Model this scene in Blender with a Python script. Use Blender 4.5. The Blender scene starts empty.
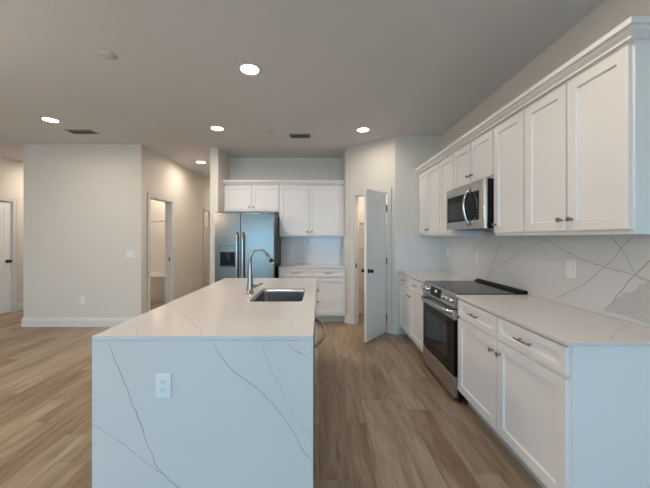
import bpy, bmesh, math, random
from mathutils import Vector, Matrix

PI = math.pi
C = bpy.context.scene.collection
SC = bpy.context.scene

# ------------------------------------------------------------------ camera
EYE = 1.40                       # eye height in metres
F = 300.0                        # focal length in photo pixels
VX, VY = 319.0, 237.3            # vanishing point of the depth lines
cd = bpy.data.cameras.new('camera')
cam = bpy.data.objects.new('camera', cd)
C.objects.link(cam)
cam.location = (0, 0, EYE)
cam.rotation_euler = (PI / 2, 0, 0)
cd.sensor_width = 36.0
cd.lens = F / 650 * 36
cd.shift_x = (325 - VX) / 650
cd.shift_y = (VY - 244) / 650
cd.clip_start = 0.05
SC.camera = cam

# ------------------------------------------------------------------ world, daylight, exposure
w = bpy.data.worlds.new('daylight')
SC.world = w
w.use_nodes = True
bg = w.node_tree.nodes['Background']
bg.inputs['Color'].default_value = (0.36, 0.70, 1.0, 1)
bg.inputs['Strength'].default_value = 8.2
LAMP_POWER = 9.0
LAMP_COL = (1.0, 0.87, 0.745)
SC.view_settings.view_transform = 'Standard'
SC.view_settings.look = 'None'
SC.view_settings.gamma = 1.0
SC.view_settings.use_curve_mapping = False
SC.view_settings.exposure = 0.50

# ------------------------------------------------------------------ room dimensions
CEIL = 2.86
XL, XR = -5.72, 1.765            # left and right room walls
YF, YB = -4.0, 5.52              # wall behind the camera, kitchen back wall
CT = 0.92                        # counter top height
WINDOWS = [(-3.5, -1.7, 0.03, 2.1), (-0.5, 1.5, 0.45, 2.2)]

for (a, b, c, d) in WINDOWS:
    L = bpy.data.lights.new('daylight_portal', 'AREA')
    L.shape = 'RECTANGLE'
    L.size = b - a
    L.size_y = d - c
    L.cycles.is_portal = True
    o = bpy.data.objects.new('daylight_portal', L)
    C.objects.link(o)
    o.location = ((a + b) / 2, YF - 0.14, (c + d) / 2)
    o.rotation_euler = (PI / 2, 0, 0)


# ------------------------------------------------------------------ materials
def mat(name, col, rough=0.5, metal=0.0, spec=0.5, emit=None, estr=0.0, coat=0.0,
        mottle=0.0, mscale=8.0, bump=0.0, bscale=200.0, aniso=None):
    m = bpy.data.materials.new(name)
    m.use_nodes = True
    nt = m.node_tree
    b = nt.nodes['Principled BSDF']
    b.inputs['Base Color'].default_value = (*col, 1)
    b.inputs['Roughness'].default_value = rough
    b.inputs['Metallic'].default_value = metal
    b.inputs['Specular IOR Level'].default_value = spec
    b.inputs['Coat Weight'].default_value = coat
    if emit:
        b.inputs['Emission Color'].default_value = (*emit, 1)
        b.inputs['Emission Strength'].default_value = estr
    tc = nt.nodes.new('ShaderNodeTexCoord')
    if mottle:
        n = nt.nodes.new('ShaderNodeTexNoise')
        n.inputs['Scale'].default_value = mscale
        n.inputs['Detail'].default_value = 4
        r = nt.nodes.new('ShaderNodeMix')
        r.data_type = 'RGBA'
        r.inputs[6].default_value = (*[c * (1 - mottle) for c in col], 1)
        r.inputs[7].default_value = (*[min(1, c * (1 + mottle)) for c in col], 1)
        nt.links.new(tc.outputs['Object'], n.inputs['Vector'])
        nt.links.new(n.outputs['Fac'], r.inputs[0])
        nt.links.new(r.outputs[2], b.inputs['Base Color'])
    if bump:
        n = nt.nodes.new('ShaderNodeTexNoise')
        n.inputs['Scale'].default_value = bscale
        n.inputs['Detail'].default_value = 2
        vec = tc.outputs['Object']
        if aniso:
            mp = nt.nodes.new('ShaderNodeMapping')
            mp.inputs['Scale'].default_value = aniso
            nt.links.new(vec, mp.inputs['Vector'])
            vec = mp.outputs['Vector']
        bp = nt.nodes.new('ShaderNodeBump')
        bp.inputs['Strength'].default_value = bump
        bp.inputs['Distance'].default_value = 0.002
        nt.links.new(vec, n.inputs['Vector'])
        nt.links.new(n.outputs['Fac'], bp.inputs['Height'])
        nt.links.new(bp.outputs['Normal'], b.inputs['Normal'])
    return m


def wood_floor():
    m = bpy.data.materials.new('oak plank floor')
    m.use_nodes = True
    nt = m.node_tree
    N, Lk = nt.nodes.new, nt.links.new
    b = nt.nodes['Principled BSDF']
    tc = N('ShaderNodeTexCoord')
    sp = N('ShaderNodeSeparateXYZ')
    cb = N('ShaderNodeCombineXYZ')
    Lk(tc.outputs['Object'], sp.inputs[0])
    rw = N('ShaderNodeMath'); rw.operation = 'DIVIDE'; rw.inputs[1].default_value = 0.18
    Lk(sp.outputs['X'], rw.inputs[0])
    fl = N('ShaderNodeMath'); fl.operation = 'FLOOR'
    Lk(rw.outputs[0], fl.inputs[0])
    wn = N('ShaderNodeTexWhiteNoise'); wn.noise_dimensions = '1D'
    Lk(fl.outputs[0], wn.inputs['W'])
    ad = N('ShaderNodeMath'); ad.operation = 'MULTIPLY_ADD'; ad.inputs[1].default_value = 1.22
    Lk(wn.outputs['Value'], ad.inputs[0])
    Lk(sp.outputs['Y'], ad.inputs[2])
    Lk(ad.outputs[0], cb.inputs['X'])
    Lk(sp.outputs['X'], cb.inputs['Y'])
    br = N('ShaderNodeTexBrick')
    br.offset = 0.0
    br.offset_frequency = 1
    for k, v in (('Scale', 1.0), ('Brick Width', 1.22), ('Row Height', 0.18), ('Mortar Size', 0.0009), ('Mortar Smooth', 0.2), ('Bias', 0.0)):
        br.inputs[k].default_value = v
    br.inputs['Color1'].default_value = (0, 0, 0, 1)
    br.inputs['Color2'].default_value = (1, 1, 1, 1)
    br.inputs['Mortar'].default_value = (0.5, 0.5, 0.5, 1)
    Lk(cb.outputs[0], br.inputs['Vector'])
    # grain, shifted per plank
    mu = N('ShaderNodeVectorMath')
    mu.operation = 'MULTIPLY_ADD'
    mu.inputs[1].default_value = (17.0, 9.0, 5.0)
    Lk(br.outputs['Color'], mu.inputs[0])
    mp = N('ShaderNodeMapping')
    mp.inputs['Scale'].default_value = (1.3, 10.0, 1.0)
    Lk(cb.outputs[0], mp.inputs['Vector'])
    Lk(mp.outputs[0], mu.inputs[2])
    n1 = N('ShaderNodeTexNoise')
    n1.inputs['Scale'].default_value = 1.3
    n1.inputs['Detail'].default_value = 6
    n1.inputs['Roughness'].default_value = 0.62
    n1.inputs['Distortion'].default_value = 0.6
    Lk(mu.outputs[0], n1.inputs['Vector'])
    mp2 = N('ShaderNodeMapping')
    mp2.inputs['Scale'].default_value = (5.0, 110.0, 1.0)
    Lk(cb.outputs[0], mp2.inputs['Vector'])
    n2 = N('ShaderNodeTexNoise')
    n2.inputs['Scale'].default_value = 1.0
    n2.inputs['Detail'].default_value = 3
    Lk(mp2.outputs[0], n2.inputs['Vector'])
    r1 = N('ShaderNodeValToRGB')
    e = r1.color_ramp.elements
    e[0].position = 0.30
    e[0].color = (0.215, 0.135, 0.092, 1)
    e[1].position = 0.74
    e[1].color = (0.50, 0.41, 0.315, 1)
    k = r1.color_ramp.elements.new(0.48)
    k.color = (0.335, 0.245, 0.160, 1)
    # combine: noise*0.7 + plank random*0.3
    a1 = N('ShaderNodeMath'); a1.operation = 'MULTIPLY_ADD'
    a1.inputs[1].default_value = 0.20
    Lk(br.outputs['Color'], a1.inputs[0])
    a2 = N('ShaderNodeMath'); a2.operation = 'MULTIPLY'
    a2.inputs[1].default_value = 0.80
    Lk(n1.outputs['Fac'], a2.inputs[0])
    Lk(a2.outputs[0], a1.inputs[2])
    Lk(a1.outputs[0], r1.inputs['Fac'])
    mx = N('ShaderNodeMix'); mx.data_type = 'RGBA'; mx.blend_type = 'MULTIPLY'
    mx.inputs[0].default_value = 0.35
    Lk(r1.outputs['Color'], mx.inputs[6])
    Lk(n2.outputs['Color'], mx.inputs[7])
    r2 = N('ShaderNodeValToRGB')
    r2.color_ramp.elements[0].position = 0.3
    r2.color_ramp.elements[0].color = (0.45, 0.45, 0.45, 1)
    r2.color_ramp.elements[1].position = 0.7
    r2.color_ramp.elements[1].color = (1, 1, 1, 1)
    Lk(n2.outputs['Fac'], r2.inputs['Fac'])
    Lk(r2.outputs['Color'], mx.inputs[7])
    mp3 = N('ShaderNodeMapping')
    mp3.inputs['Scale'].default_value = (3.2, 26.0, 1.0)
    Lk(cb.outputs[0], mp3.inputs['Vector'])
    n3 = N('ShaderNodeTexNoise')
    n3.inputs['Scale'].default_value = 1.0
    n3.inputs['Detail'].default_value = 4
    n3.inputs['Distortion'].default_value = 0.5
    Lk(mp3.outputs[0], n3.inputs['Vector'])
    r3 = N('ShaderNodeValToRGB')
    r3.color_ramp.elements[0].position = 0.57
    r3.color_ramp.elements[0].color = (1, 1, 1, 1)
    r3.color_ramp.elements[1].position = 0.72
    r3.color_ramp.elements[1].color = (0.50, 0.42, 0.38, 1)
    Lk(n3.outputs['Fac'], r3.inputs['Fac'])
    m3 = N('ShaderNodeMix'); m3.data_type = 'RGBA'; m3.blend_type = 'MULTIPLY'
    m3.inputs[0].default_value = 0.6
    Lk(mx.outputs[2], m3.inputs[6])
    Lk(r3.outputs['Color'], m3.inputs[7])
    mj = N('ShaderNodeMix'); mj.data_type = 'RGBA'
    Lk(br.outputs['Fac'], mj.inputs[0])
    Lk(m3.outputs[2], mj.inputs[6])
    mj.inputs[7].default_value = (0.15, 0.10, 0.07, 1)
    Lk(mj.outputs[2], b.inputs['Base Color'])
    b.inputs['Roughness'].default_value = 0.42
    b.inputs['Specular IOR Level'].default_value = 0.4
    bp = N('ShaderNodeBump')
    bp.inputs['Strength'].default_value = 0.15
    bp.inputs['Distance'].default_value = 0.002
    Lk(n2.outputs['Fac'], bp.inputs['Height'])
    Lk(bp.outputs['Normal'], b.inputs['Normal'])
    return m


def pane_mat():
    m = bpy.data.materials.new('window glass')
    m.use_nodes = True
    nt = m.node_tree
    nt.nodes.clear()
    out = nt.nodes.new('ShaderNodeOutputMaterial')
    mx = nt.nodes.new('ShaderNodeMixShader')
    mx.inputs[0].default_value = 0.06
    t = nt.nodes.new('ShaderNodeBsdfTransparent')
    g = nt.nodes.new('ShaderNodeBsdfGlossy')
    g.inputs['Roughness'].default_value = 0.02
    nt.links.new(t.outputs[0], mx.inputs[1])
    nt.links.new(g.outputs[0], mx.inputs[2])
    nt.links.new(mx.outputs[0], out.inputs[0])
    return m


M = {
    'wall': mat('greige wall paint', (0.72, 0.68, 0.615), 0.75, spec=0.25, bump=0.12, bscale=260),
    'ceiling': mat('ceiling paint', (0.69, 0.69, 0.685), 0.9, spec=0.1, bump=0.5, bscale=140),
    'trim': mat('white trim paint', (0.74, 0.73, 0.71), 0.35),
    'cab': mat('white cabinet paint', (0.83, 0.805, 0.78), 0.38, mottle=0.01, mscale=3),
    'door': mat('white door paint', (0.88, 0.87, 0.85), 0.4),
    'floor': wood_floor(),
    'quartz': mat('white quartz', (0.71, 0.68, 0.655), 0.16, mottle=0.035, mscale=3.5),
    'splash': mat('quartz backsplash', (0.74, 0.715, 0.69), 0.18, mottle=0.05, mscale=2.5),
    'vein': mat('grey vein', (0.40, 0.385, 0.375), 0.25),
    'veinmid': mat('soft grey vein', (0.50, 0.48, 0.46), 0.2),
    'veinsoft': mat('faint vein', (0.665, 0.635, 0.615), 0.18, mottle=0.08, mscale=60),
    'splashsoft': mat('speckled quartz patch', (0.61, 0.59, 0.575), 0.2, mottle=0.16, mscale=70),
    'steel': mat('brushed stainless', (0.56, 0.545, 0.53), 0.27, 1.0, bump=0.05, bscale=60, aniso=(1, 1, 40)),
    'fridge': mat('fridge stainless', (0.19, 0.175, 0.158), 0.25, 1.0, bump=0.04, bscale=60, aniso=(30, 1, 1)),
    'darksteel': mat('dark steel', (0.20, 0.195, 0.19), 0.35, 1.0),
    'chrome': mat('satin nickel', (0.66, 0.63, 0.60), 0.16, 1.0),
    'nickel': mat('brushed nickel faucet', (0.36, 0.33, 0.30), 0.26, 1.0),
    'basin': mat('sink stainless', (0.34, 0.335, 0.33), 0.18, 1.0),
    'pull': mat('dark nickel pull', (0.32, 0.29, 0.27), 0.28, 1.0),
    'bronze': mat('oil rubbed bronze', (0.035, 0.028, 0.024), 0.35, 0.8),
    'black': mat('black enamel', (0.007, 0.007, 0.007), 0.35, spec=0.15),
    'glass': mat('black glass', (0.006, 0.006, 0.007), 0.05, spec=0.2, coat=0.0),
    'ovenglass': mat('oven window glass', (0.012, 0.013, 0.014), 0.05, spec=0.5, coat=0.0),
    'burner': mat('burner ring print', (0.09, 0.09, 0.09), 0.2),
    'plastic': mat('white plastic', (0.82, 0.82, 0.80), 0.35),
    'slot': mat('dark slot', (0.03, 0.03, 0.035), 0.6),
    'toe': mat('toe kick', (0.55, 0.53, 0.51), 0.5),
    'tub': mat('white acrylic', (0.88, 0.86, 0.83), 0.25),
    'vent': mat('grey register metal', (0.36, 0.37, 0.37), 0.5),
    'lens': mat('lamp lens', (0.9, 0.9, 0.9), 0.4, emit=(1.0, 0.93, 0.85), estr=9.0),
    'ventdark': mat('register shadow grey', (0.13, 0.135, 0.135), 0.7),
    'globe': mat('glowing fill globe', (0.9, 0.9, 0.9), 0.4, emit=(1.0, 0.85, 0.70), estr=27.0),
    'lamptrim': mat('lamp trim', (0.60, 0.585, 0.56), 0.5),
    'display': mat('lit clock digits', (0.02, 0.02, 0.02), 0.3, emit=(0.8, 0.9, 1.0), estr=1.0),
    'print': mat('pale print', (0.16, 0.16, 0.16), 0.5),
    'glasspane': pane_mat(),
    'rubber': mat('black rubber', (0.02, 0.02, 0.02), 0.7),
    'groundmat': mat('patio concrete', (0.42, 0.41, 0.39), 0.8, mottle=0.1, mscale=4),
}


# ------------------------------------------------------------------ mesh helpers
class MB:
    def __init__(self):
        self.bm = bmesh.new()
        self.mi = 0

    def face(self, pts, mi=None):
        vs = [self.bm.verts.new(p) for p in pts]
        f = self.bm.faces.new(vs)
        f.material_index = self.mi if mi is None else mi
        return f

    def box(self, x0, x1, y0, y1, z0, z1, bev=0.0, mi=None, seg=2):
        x0, x1 = min(x0, x1), max(x0, x1)
        y0, y1 = min(y0, y1), max(y0, y1)
        z0, z1 = min(z0, z1), max(z0, z1)
        bm = self.bm
        v = [bm.verts.new(p) for p in ((x0, y0, z0), (x1, y0, z0), (x1, y1, z0), (x0, y1, z0),
                                       (x0, y0, z1), (x1, y0, z1), (x1, y1, z1), (x0, y1, z1))]
        fs = []
        for q in ((3, 2, 1, 0), (4, 5, 6, 7), (0, 1, 5, 4), (1, 2, 6, 5), (2, 3, 7, 6), (3, 0, 4, 7)):
            f = bm.faces.new([v[i] for i in q])
            f.material_index = self.mi if mi is None else mi
            fs.append(f)
        if bev > 0:
            es = list({e for f in fs for e in f.edges})
            bmesh.ops.bevel(bm, geom=es, offset=bev, segments=seg, profile=0.5, affect='EDGES', clamp_overlap=True)
        return self

    def tube(self, pts, r, seg=14, mi=None, cap=True):
        bm = self.bm
        pts = [Vector(p) for p in pts]
        rs = r if isinstance(r, (list, tuple)) else [r] * len(pts)
        rings = []
        t0 = (pts[1] - pts[0]).normalized()
        up = Vector((0, 0, 1)) if abs(t0.z) < 0.9 else Vector((1, 0, 0))
        nrm = (up - t0 * up.dot(t0)).normalized()
        for i, p in enumerate(pts):
            if i == 0:
                t = t0
            elif i == len(pts) - 1:
                t = (pts[i] - pts[i - 1]).normalized()
            else:
                t = ((pts[i + 1] - p).normalized() + (p - pts[i - 1]).normalized()).normalized()
            nrm = (nrm - t * nrm.dot(t)).normalized()
            bn = t.cross(nrm)
            rings.append([bm.verts.new(p + (nrm * math.cos(a) + bn * math.sin(a)) * rs[i])
                          for a in [2 * PI * k / seg for k in range(seg)]])
        for a, b in zip(rings, rings[1:]):
            for k in range(seg):
                f = bm.faces.new((a[k], a[(k + 1) % seg], b[(k + 1) % seg], b[k]))
                f.smooth = True
                f.material_index = self.mi if mi is None else mi
        if cap:
            for ring, rev in ((rings[0], True), (rings[-1], False)):
                f = bm.faces.new(list(reversed(ring)) if rev else ring)
                f.material_index = self.mi if mi is None else mi
        return self

    def lathe(self, prof, origin=(0, 0, 0), axis='Z', seg=24, mi=None):
        """prof: list of (r, h) along the axis"""
        bm = self.bm
        o = Vector(origin)
        ax = {'X': Vector((1, 0, 0)), 'Y': Vector((0, 1, 0)), 'Z': Vector((0, 0, 1)),
              '-X': Vector((-1, 0, 0)), '-Y': Vector((0, -1, 0)), '-Z': Vector((0, 0, -1))}[axis] if isinstance(axis, str) else Vector(axis).normalized()
        u = Vector((0, 0, 1)) if abs(ax.z) < 0.9 else Vector((1, 0, 0))
        u = (u - ax * u.dot(ax)).normalized()
        v = ax.cross(u)
        rings = []
        for r, h in prof:
            if r < 1e-6:
                rings.append([bm.verts.new(o + ax * h)])
            else:
                rings.append([bm.verts.new(o + ax * h + (u * math.cos(a) + v * math.sin(a)) * r)
                              for a in [2 * PI * k / seg for k in range(seg)]])
        for a, b in zip(rings, rings[1:]):
            for k in range(seg):
                k2 = (k + 1) % seg
                if len(a) == 1 and len(b) == 1:
                    continue
                if len(a) == 1:
                    f = bm.faces.new((a[0], b[k2], b[k]))
                elif len(b) == 1:
                    f = bm.faces.new((a[k], a[k2], b[0]))
                else:
                    f = bm.faces.new((a[k], a[k2], b[k2], b[k]))
                f.smooth = True
                f.material_index = self.mi if mi is None else mi
        if len(rings[0]) > 1:
            f = bm.faces.new(list(reversed(rings[0]))); f.material_index = self.mi if mi is None else mi
        if len(rings[-1]) > 1:
            f = bm.faces.new(rings[-1]); f.material_index = self.mi if mi is None else mi
        return self

    def sweep(self, profs, closed=True, caps=True, mi=None):
        """profs: list of lists of points (same count) joined into a skin"""
        bm = self.bm
        R = [[bm.verts.new(p) for p in pr] for pr in profs]
        n = len(R[0])
        for a, b in zip(R, R[1:]):
            for k in range(n if closed else n - 1):
                f = bm.faces.new((a[k], a[(k + 1) % n], b[(k + 1) % n], b[k]))
                f.material_index = self.mi if mi is None else mi
        if caps:
            for ring, rev in ((R[0], True), (R[-1], False)):
                f = bm.faces.new(list(reversed(ring)) if rev else ring)
                f.material_index = self.mi if mi is None else mi
        return self

    def done(self, name, mats, parent=None, loc=(0, 0, 0), rotz=0.0, recalc=True, merge=True):
        bm = self.bm
        if merge:
            bmesh.ops.remove_doubles(bm, verts=bm.verts, dist=1e-5)
        if recalc:
            bmesh.ops.recalc_face_normals(bm, faces=bm.faces)
        me = bpy.data.meshes.new(name)
        bm.to_mesh(me)
        bm.free()
        if not isinstance(mats, (list, tuple)):
            mats = [mats]
        for m in mats:
            me.materials.append(M[m])
        o = bpy.data.objects.new(name, me)
        C.objects.link(o)
        o.location = loc
        o.rotation_euler = (0, 0, rotz)
        if parent:
            o.parent = parent
        return o


def tag(o, label, cat, group=None):
    o['label'] = label
    o['category'] = cat
    if group:
        o['group'] = group
    return o


def thing(name, label, cat, loc=(0, 0, 0), rotz=0.0, group=None):
    o = bpy.data.objects.new(name, None)
    o.empty_display_size = 0.1
    C.objects.link(o)
    o.location = loc
    o.rotation_euler = (0, 0, rotz)
    return tag(o, label, cat, group)


def struct(o):
    o['kind'] = 'structure'
    return o


def struct_empty(name, loc=(0, 0, 0), rotz=0.0):
    o = bpy.data.objects.new(name, None)
    o.empty_display_size = 0.1
    C.objects.link(o)
    o.location = loc
    o.rotation_euler = (0, 0, rotz)
    return struct(o)


def copy_tree(o, parent=None):
    c = o.copy()
    C.objects.link(c)
    c.parent = parent
    for ch in list(o.children):
        copy_tree(ch, c)
    return c


def panel_face(mb, x0, x1, z0, z1, y, rects, profile, d=1, mi=0, mip=None):
    """a vertical face at depth y (front looks to -d*Y) with stacked recessed panels.
    rects: (a, b, lo, hi) all with the same a, b. profile: (inset, depth) steps."""
    a, b = rects[0][0], rects[0][1]
    mip = mi if mip is None else mip

    def q(xa, xb, za, zb):
        mb.face([(xa, y, za), (xb, y, za), (xb, y, zb), (xa, y, zb)], mi)
    q(x0, a, z0, z1)
    q(b, x1, z0, z1)
    zz = z0
    for (_, _, lo, hi) in rects:
        q(a, b, zz, lo)
        zz = hi
    q(a, b, zz, z1)
    for (_, _, lo, hi) in rects:
        prev = (a, b, lo, hi, y)
        for ins, dep in profile:
            cur = (a + ins, b - ins, lo + ins, hi - ins, y + d * dep)
            P = [(prev[0], prev[4], prev[2]), (prev[1], prev[4], prev[2]), (prev[1], prev[4], prev[3]), (prev[0], prev[4], prev[3])]
            Q = [(cur[0], cur[4], cur[2]), (cur[1], cur[4], cur[2]), (cur[1], cur[4], cur[3]), (cur[0], cur[4], cur[3])]
            for k in range(4):
                k2 = (k + 1) % 4
                mb.face([P[k], P[k2], Q[k2], Q[k]], mip)
            prev = cur
        mb.face([(prev[0], prev[4], prev[2]), (prev[1], prev[4], prev[2]), (prev[1], prev[4], prev[3]), (prev[0], prev[4], prev[3])], mip)


def slab_sides(mb, x0, x1, z0, z1, y0, y1, mi=0):
    mb.face([(x0, y0, z0), (x0, y0, z1), (x0, y1, z1), (x0, y1, z0)], mi)
    mb.face([(x1, y0, z0), (x1, y0, z1), (x1, y1, z1), (x1, y1, z0)], mi)
    mb.face([(x0, y0, z0), (x1, y0, z0), (x1, y1, z0), (x0, y1, z0)], mi)
    mb.face([(x0, y0, z1), (x1, y0, z1), (x1, y1, z1), (x0, y1, z1)], mi)


def shaker(x0, x1, z0, z1, y0=-0.020, rail=0.057, t=0.0195):
    """shaker front whose face is at y0, thickness t towards +Y"""
    mb = MB()
    panel_face(mb, x0, x1, z0, z1, y0, [(x0 + rail, x1 - rail, z0 + rail, z1 - rail)], [(0.003, 0.012)])
    slab_sides(mb, x0, x1, z0, z1, y0, y0 + t)
    mb.face([(x0, y0 + t, z0), (x1, y0 + t, z0), (x1, y0 + t, z1), (x0, y0 + t, z1)])
    return mb


def knob(parent, x, z, y=-0.0202, m='pull'):
    mb = MB()
    mb.lathe([(0.008, 0), (0.006, 0.004), (0.005, 0.014), (0.012, 0.018), (0.0145, 0.023), (0.013, 0.028), (0.0, 0.030)],
             (x, y, z), '-Y', 16)
    return mb.done('knob', m, parent)


def bar_pull(parent, x, z, ln=0.13, y=-0.0202):
    mb = MB()
    mb.tube([(x - ln / 2, y - 0.028, z), (x + ln / 2, y - 0.028, z)], 0.0055, 12)
    for s in (-1, 1):
        mb.tube([(x + s * ln * 0.32, y, z), (x + s * ln * 0.32, y - 0.028, z)], 0.0048, 10)
    return mb.done('handle', 'pull', parent)


# veins: thin ribbons lying in a slab's own surface, as part of its mesh
def ribbon(mb, pts, n, width, mi, seed=0, jit=0.006, off=0.0003, taper=True):
    rnd = random.Random(seed)
    n = Vector(n)
    P = [Vector(p) for p in pts]
    Q = [P[0]]
    for a, b in zip(P, P[1:]):
        L = (b - a).length
        k = max(1, int(L / 0.03))
        side = (b - a).cross(n).normalized()
        for i in range(1, k + 1):
            p = a.lerp(b, i / k)
            if i < k:
                p = p + side * rnd.uniform(-jit, jit)
            Q.append(p)
    L = len(Q)
    prev = None
    for i, p in enumerate(Q):
        t = (Q[min(i + 1, L - 1)] - Q[max(i - 1, 0)])
        side = t.cross(n).normalized()
        wd = width * rnd.uniform(0.6, 1.3) * 0.5
        if taper and (i == 0 or i == L - 1):
            wd *= 0.3
        cur = (p + side * wd + n * off, p - side * wd + n * off)
        if prev:
            mb.face([prev[0], cur[0], cur[1], prev[1]], mi)
        prev = cur


def on_top(px, py, z=CT):
    s = (py - VY) / (EYE - z)
    return (((px - VX) / s), F / s, z)


def on_front(px, py, y):
    s = F / y
    return ((px - VX) / s, y, EYE - (py - VY) / s)


def on_right(px, py, x):
    s = (px - VX) / x
    return (x, F / s, EYE - (py - VY) / s)


# ------------------------------------------------------------------ setting
mb = MB(); mb.box(XL - 0.12, XR + 0.12, YF - 0.12, 9.7, -0.08, 0.0)
struct(mb.done('floor', 'floor'))
mb = MB(); mb.box(XL - 0.12, XR + 0.12, YF - 0.12, 9.7, CEIL, CEIL + 0.1)
struct(mb.done('ceiling', 'ceiling'))
mb = MB(); mb.box(-14, 10, -16, YF - 0.13, -0.2, -0.1)
struct(mb.done('ground', 'groundmat'))


def wall_with_openings(name, axis, c0, c1, lo, hi, openings, m='wall'):
    """axis 'X': wall runs along X between lo..hi and is c0..c1 thick in Y; 'Y' the other way"""
    mb = MB()
    cuts = sorted(openings)
    p = lo

    def bx(a, b, z0, z1):
        if b - a < 1e-4 or z1 - z0 < 1e-4:
            return
        if axis == 'X':
            mb.box(a, b, c0, c1, z0, z1)
        else:
            mb.box(c0, c1, a, b, z0, z1)
    for (a, b, z0, z1) in cuts:
        bx(p, a, 0, CEIL)
        bx(a, b, 0, z0)
        bx(a, b, z1, CEIL)
        p = b
    bx(p, hi, 0, CEIL)
    return struct(mb.done(name, m))


DH = 2.07   # door opening height
wall_with_openings('wall_left', 'Y', XL - 0.12, XL, YF, 9.58, [(4.80, 5.60, 0, DH)])
wall_with_openings('wall_left_leak_block', 'Y', XL - 0.40, XL - 0.30, 4.4, 6.0, [])  # unseen slab added behind the closed door to stop a light leak
mb = MB()
for (a, b) in ((4.4, 4.5), (5.9, 6.0)):
    mb.box(XL - 0.2995, XL - 0.1205, a, b, 0, CEIL)
mb.box(XL - 0.2995, XL - 0.1205, 4.5, 5.9, 2.5, 2.6)
mb.box(XL - 0.2995, XL - 0.1205, 4.5, 5.9, -0.05, 0.0)
struct(mb.done('wall_left_leak_box', 'wall'))  # unseen sides, top and bottom added to close off the leak block
wall_with_openings('wall_right', 'Y', XR, XR + 0.12, YF, 5.64, [])
wall_with_openings('wall_front', 'X', YF - 0.12, YF, XL, XR, WINDOWS)
wall_with_openings('wall_back', 'X', YB, YB + 0.12, -1.645, XR, [])
wall_with_openings('wall_living', 'X', 4.70, 4.82, -4.63, -2.786, [])
wall_with_openings('wall_passage', 'Y', -4.63, -4.51, 4.82, 9.58, [])
wall_with_openings('wall_hall_left', 'Y', -2.906, -2.786, 4.82, 9.58, [(4.925, 5.68, 0, DH), (7.29, 7.87, 0, DH)])
wall_with_openings('wall_hall_right', 'Y', -1.775, -1.645, 4.89, 9.58, [])
wall_with_openings('wall_hall_end', 'X', 9.58, 9.70, XL, -1.645, [])
wall_with_openings('wall_bathroom_back', 'X', 7.10, 7.20, -4.51, -2.906, [])
wall_with_openings('wall_closet_back', 'X', 9.0, 9.1, -4.51, -2.906, [])
wall_with_openings('wall_pantry_side', 'Y', 0.435, 0.555, 4.93, YB, [])
wall_with_openings('wall_pantry_front', 'X', 4.33, 4.45, 1.10, XR, [])

# diagonal pantry wall with a door opening, in its own frame: x from the left corner to the right one
P1, P2 = Vector((1.10, 4.33, 0)), Vector((0.435, 4.93, 0))
dv = P1 - P2
DL = dv.length
DA = math.atan2(dv.y, dv.x)
OP0, OP1 = 0.175, DL - 0.115      # opening
mb = MB()
for (a, b, z0, z1) in ((0, OP0, 0, CEIL), (OP1, DL, 0, CEIL), (OP0, OP1, DH, CEIL)):
    mb.box(a, b, 0, 0.11, z0, z1)
struct(mb.done('wall_pantry_diagonal', 'wall', loc=P2, rotz=DA))


def casing(parent, w, h, y=0.0, cw=0.06, t=0.016, depth=0.12, side=-1):
    """door casing around an opening 0..w by h; wall face at y, casing sticks out to -Y; jamb lines the opening"""
    mb = MB()
    mb.box(-cw, 0.004, y - t, y, 0, h + cw, 0.004)
    mb.box(w - 0.004, w + cw, y - t, y, 0, h + cw, 0.004)
    mb.box(0.004, w - 0.004, y - t, y, h - 0.004, h + cw, 0.004)
    mb.box(-cw, -cw + 0.012, y - t - 0.006, y, 0, h + cw, 0.002)
    mb.box(w + cw - 0.012, w + cw, y - t - 0.006, y, 0, h + cw, 0.002)
    mb.box(-cw, w + cw, y - t - 0.006, y, h + cw - 0.012, h + cw, 0.002)
    mb.done('casing', 'trim', parent)
    mb = MB()
    mb.box(0.0005, 0.015, y + 0.0005, y + depth, 0, h - 0.001)
    mb.box(w - 0.015, w - 0.0005, y + 0.0005, y + depth, 0, h - 0.001)
    mb.box(0.0155, w - 0.0155, y + 0.0005, y + depth, h - 0.016, h - 0.001)
    # stops
    mb.box(0.0155, 0.027, y + 0.05, y + 0.08, 0, h - 0.017)
    mb.box(w - 0.027, w - 0.0155, y + 0.05, y + 0.08, 0, h - 0.017)
    mb.done('jamb', 'trim', parent)


def leaf(w, h, t=0.035, x0=0.0, y0=0.0):
    mb = MB()
    st = 0.115
    z0 = 0.012
    rects = [(x0 + st, x0 + w - st, 0.25, 0.86), (x0 + st, x0 + w - st, 1.03, h - 0.13)]
    prof = [(0.010, 0.007), (0.018, 0.007), (0.030, 0.002)]
    panel_face(mb, x0, x0 + w, z0, h, y0, rects, prof, 1)
    panel_face(mb, x0, x0 + w, z0, h, y0 + t, rects, prof, -1)
    slab_sides(mb, x0, x0 + w, z0, h, y0, y0 + t)
    return mb


def door_knob(parent, x, z, y0, t=0.035, m='bronze'):
    for s, yy in ((-1, y0), (1, y0 + t)):
        mb = MB()
        mb.lathe([(0.031, 0), (0.031, 0.006), (0.012, 0.010), (0.011, 0.032), (0.022, 0.040), (0.027, 0.052), (0.024, 0.063), (0.0, 0.068)],
                 (x, yy, z), '-Y' if s < 0 else 'Y', 20)
        mb.done('door_knob', m, parent)


# door_1: the open pantry door
d1 = struct_empty('door_1', P2, DA)
ow = OP1 - OP0
fr = bpy.data.objects.new('door_frame', None); C.objects.link(fr); fr.parent = d1; fr.location = (OP0, 0, 0)
casing(fr, ow, DH, 0.0, 0.058, depth=0.11)
lw = ow - 0.036
lf = leaf(lw, 2.045, x0=-lw, y0=0.0).done('door_leaf', 'door', d1)
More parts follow.
